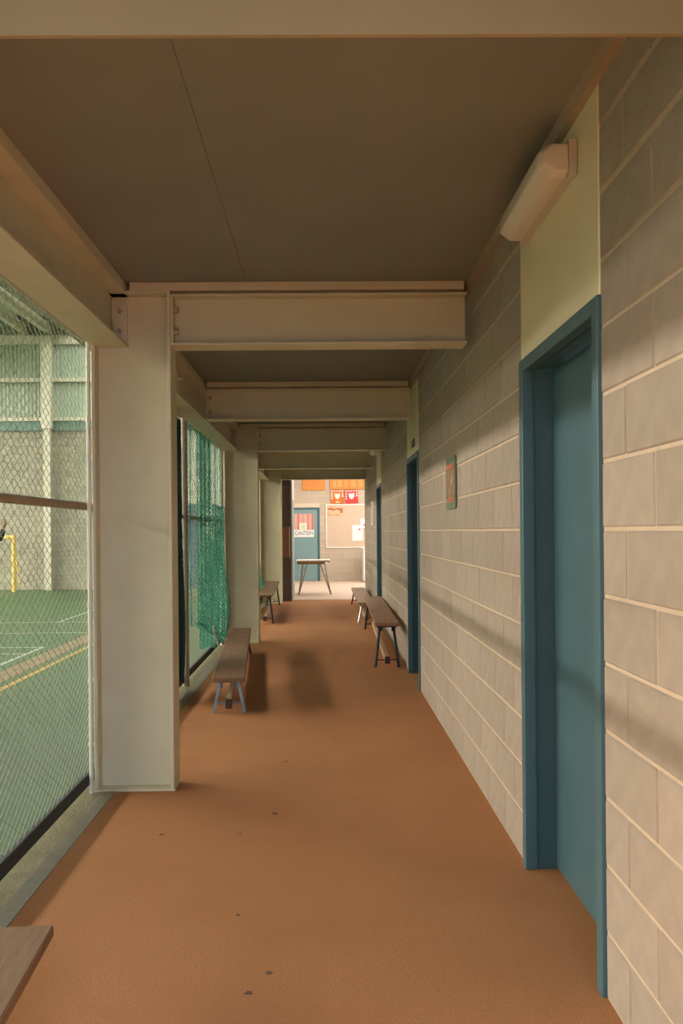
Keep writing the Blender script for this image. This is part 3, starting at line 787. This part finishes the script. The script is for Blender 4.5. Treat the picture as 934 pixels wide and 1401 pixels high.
# pin board with papers
q = thing('pin_board', (.7, FE-.01, 1.5), 'large beige pin board in a white frame on the canteen wall', 'pinboard')
B(.08, 1.50, FE-.022, FE-.0065, .955, 2.145).build('felt', M['cork'], q)
mb = MB().box(.055, 1.525, FE-.032, FE-.0065, .93, .96).box(.055, 1.525, FE-.032, FE-.0065, 2.14, 2.17).box(.055, .085, FE-.032, FE-.0065, .96, 2.14).box(1.495, 1.525, FE-.032, FE-.0065, .96, 2.14)
mb.build('frame', M['alframe'], q)
q = thing('pinned_poster', (.31, FE-.025, 1.9), 'brown and cream poster pinned in the top left of the pin board', 'poster')
M['postercream'] = mat('cream_poster', (.66, .47, .32), .8, .1, 12, var2=(.55, .30, .15), var2scale=12)
M['posterbrown'] = mat('brown_poster_print', (.42, .14, .05), .8, .35, 25)
B(.10, .55, FE-.0248, FE-.0225, 1.80, 2.12).build('sheet', M['postercream'], q)
rnd = random.Random(3)
for i in range(6):
    x_ = .115+i*.07; B(x_, x_+.069, FE-.0256, FE-.0248, 2.02-rnd.uniform(0, .05)*(1+(i > 3)), 2.045+rnd.uniform(0, .02)).build('print_patch', M['posterbrown'], q)
for i in range(5):
    x_ = .19+i*.055; B(x_, x_+.035, FE-.0256, FE-.0248, 1.84+.03*(i % 2), 1.86+.03*(i % 2)).build('print_patch', M['posterbrown'], q)
def paper(x0, x1, z0, z1, label, dot, y):
    q = thing('pinned_paper', ((x0+x1)/2, FE-.025, z0), label, 'paper', 'white papers on the pin board')
    B(x0, x1, y-.002, y, z0, z1).build('sheet', M['paper'], q)
    if dot: MB().tube([(dot[0], y-.0028, dot[1]), (dot[0], y-.002, dot[1])], dot[2], 14).build('emblem', M['redink'], q)
paper(.80, 1.10, 1.13, 1.57, 'large white paper with a small dark red emblem on the pin board', (1.005, 1.45, .03), FE-.0265)
paper(1.04, 1.34, 1.50, 1.76, 'white paper overlapping the top right of the larger emblem paper', (1.14, 1.575, .028), FE-.0235)
# white cabinet at the right
q = thing('white_cabinet', (1.4, 23.2, 0), 'white cabinet below the pin board at the right edge of the opening', 'cabinet')
MB().cbox(1.06, 1.75, 22.95, 23.5, .04, .90, .006).build('body', M['white'], q)
B(1.08, 1.73, 22.97, 23.48, 0, .04).build('plinth', M['lampbase'], q)
MB().cbox(1.04, 1.77, 22.93, 23.52, .90, .93, .005).build('top', M['white'], q)
MB().cbox(1.07, 1.405, 22.93, 22.949, .06, .88, .003).build('door', M['white'], q)
MB().cbox(1.411, 1.74, 22.93, 22.949, .06, .88, .003).build('door', M['white'], q)
# table
q = thing('folding_table', (-.25, 18.95, 0), 'cream-topped table on splayed metal legs before the canteen door', 'table')
MB().cbox(-.63, .10, 18.6, 19.35, .735, .765, .006).build('tabletop', M['tabletop'], q)
MB().cbox(-.60, .02, 18.615, 18.64, .675, .735, .004).build('apron', M['tableedge'], q)
MB().cbox(-.60, .02, 19.31, 19.335, .675, .735, .004).build('apron', M['tableedge'], q)
MB().tube([(.10, 18.6, .735), (.10, 19.35, .735)], .032, 12).build('end_roll', M['white'], q, True)
for yl, e in ((18.68, -1), (19.26, 1)):
    for sx, xt, xf in ((-1, -.42, -.57), (1, -.06, .14)):
        l = MB().tube([(xt-.05, yl, .735), (xf, yl+e*.02, 0)], .011, 8).tube([(xt+.06, yl, .735), (xf, yl+e*.02, 0)], .011, 8)
        for f_ in (.25, .45, .62):
            zt = .735*(1-f_); l.tube([(xt-.05+(xf-xt+.05)*f_, yl+e*.02*f_, zt), (xt+.06+(xf-xt-.06)*f_, yl+e*.02*f_, zt)], .006, 6)
        l = l.build('leg', M['pipe'], q, True)
        MB().tube([(xf, yl+e*.02, 0), (xf, yl+e*.02, .04)], .015, 8).build('foot', M['tableedge'], l, True)
# dark pier with its board, and the door standing open behind it
pc = B(-1.34, -.668, 16.92, 17.12, 0, 3.0).build('wall_pier', M['piermortar']); pc['kind'] = 'structure'
pm = {}
for r in range(15):
    xs_ = [-1.34, -1.06, -.66] if r % 2 else [-1.34, -1.26, -.86, -.66]
    for a_, b_ in zip(xs_, xs_[1:]):
        w_ = round(b_-a_-.01, 3)
        if w_ not in pm: pm[w_] = MB().box(-w_/2, w_/2, -.012, .1, -.095, .095).mesh('concrete_block', M['pier'])
        z = bpy.data.objects.new('concrete_block', pm[w_]); COL.objects.link(z); z.parent = pc; z.location = ((a_+b_)/2, 16.915, r*.2+.1)
q = thing('timber_board', (-.77, 16.89, 1.2), 'red-brown board with a pale right edge on the dark block pier', 'board')
MB().cbox(-.845, -.70, 16.872, 16.902, .90, 1.50, .003).build('panel', M['brownboard'], q)
B(-.70, -.682, 16.868, 16.902, .88, 1.50).build('edge_strip', M['brass'], q)
wf = B(-1.6, -1.4, 17.0, FE, 0, 3.4).build('wall_side', M['foyblock']); wf['kind'] = 'structure'
d = thing('door_5', (-.64, 17.6, 0), kind='structure')
MB().cbox(-.700, -.645, 17.14, 17.21, 0, 3.0, .003).build('door_frame', M['white'], d)
lf = MB().cbox(-.685, -.645, 17.215, 18.03, .01, 2.05, .003).build('door_leaf', M['tealpale'], d)
MB().cbox(-.690, -.640, 18.03, 18.055, .01, 2.05, .003).build('edge_strip', M['white'], lf)
MB().cbox(-.69, -.645, 17.215, 18.25, 2.06, 3.0, .003).build('over_door_panel', M['white'], d)
# foyer shell
o = B(3.6, 3.8, YE, FE, 0, 3.4).build('wall_foyer_right', M['foyblock']); o['kind'] = 'structure'
o = B(XW+.19, 3.8, YE-.2, YE, 0, 3.4).build('wall_foyer_front', M['foyblock']); o['kind'] = 'structure'
fc_ = B(-1.6, 3.8, 17.0, FE+.2, 3.4, 3.5).build('ceiling_foyer', M['white']); fc_['kind'] = 'structure'
o = B(-1.4, XW+.19, 16.7, 17.0, 2.765, 3.5).build('wall_bulkhead', M['pier']); o['kind'] = 'structure'
for (xa, xb, ya, yb) in ((-.9, .9, 18.6, 20.6), (-.9, .9, 20.9, 22.9), (1.3, 3.2, 18.6, 20.6), (1.3, 3.2, 20.9, 22.9)):
    B(xa, xb, ya, yb, 3.38, 3.398).build('added_roof_light', M['foyfill'], fc_)  # unseen glowing panels, added to brighten the foyer
win = thing('added_window', (3.59, 20.5, 1.6), kind='structure')  # unseen window, its glowing panes added to light the foyer
for ya in (18.2, 20.2, 22.2):
    B(3.58, 3.598, ya, ya+1.5, .9, 2.6).build('pane', M['foyfill'], win)
    MB().box(3.56, 3.6, ya-.04, ya, .86, 2.64).box(3.56, 3.6, ya+1.5, ya+1.54, .86, 2.64).box(3.56, 3.6, ya, ya+1.5, .86, .9).box(3.56, 3.6, ya, ya+1.5, 2.6, 2.64).build('added_window_frame', M['white'], win)
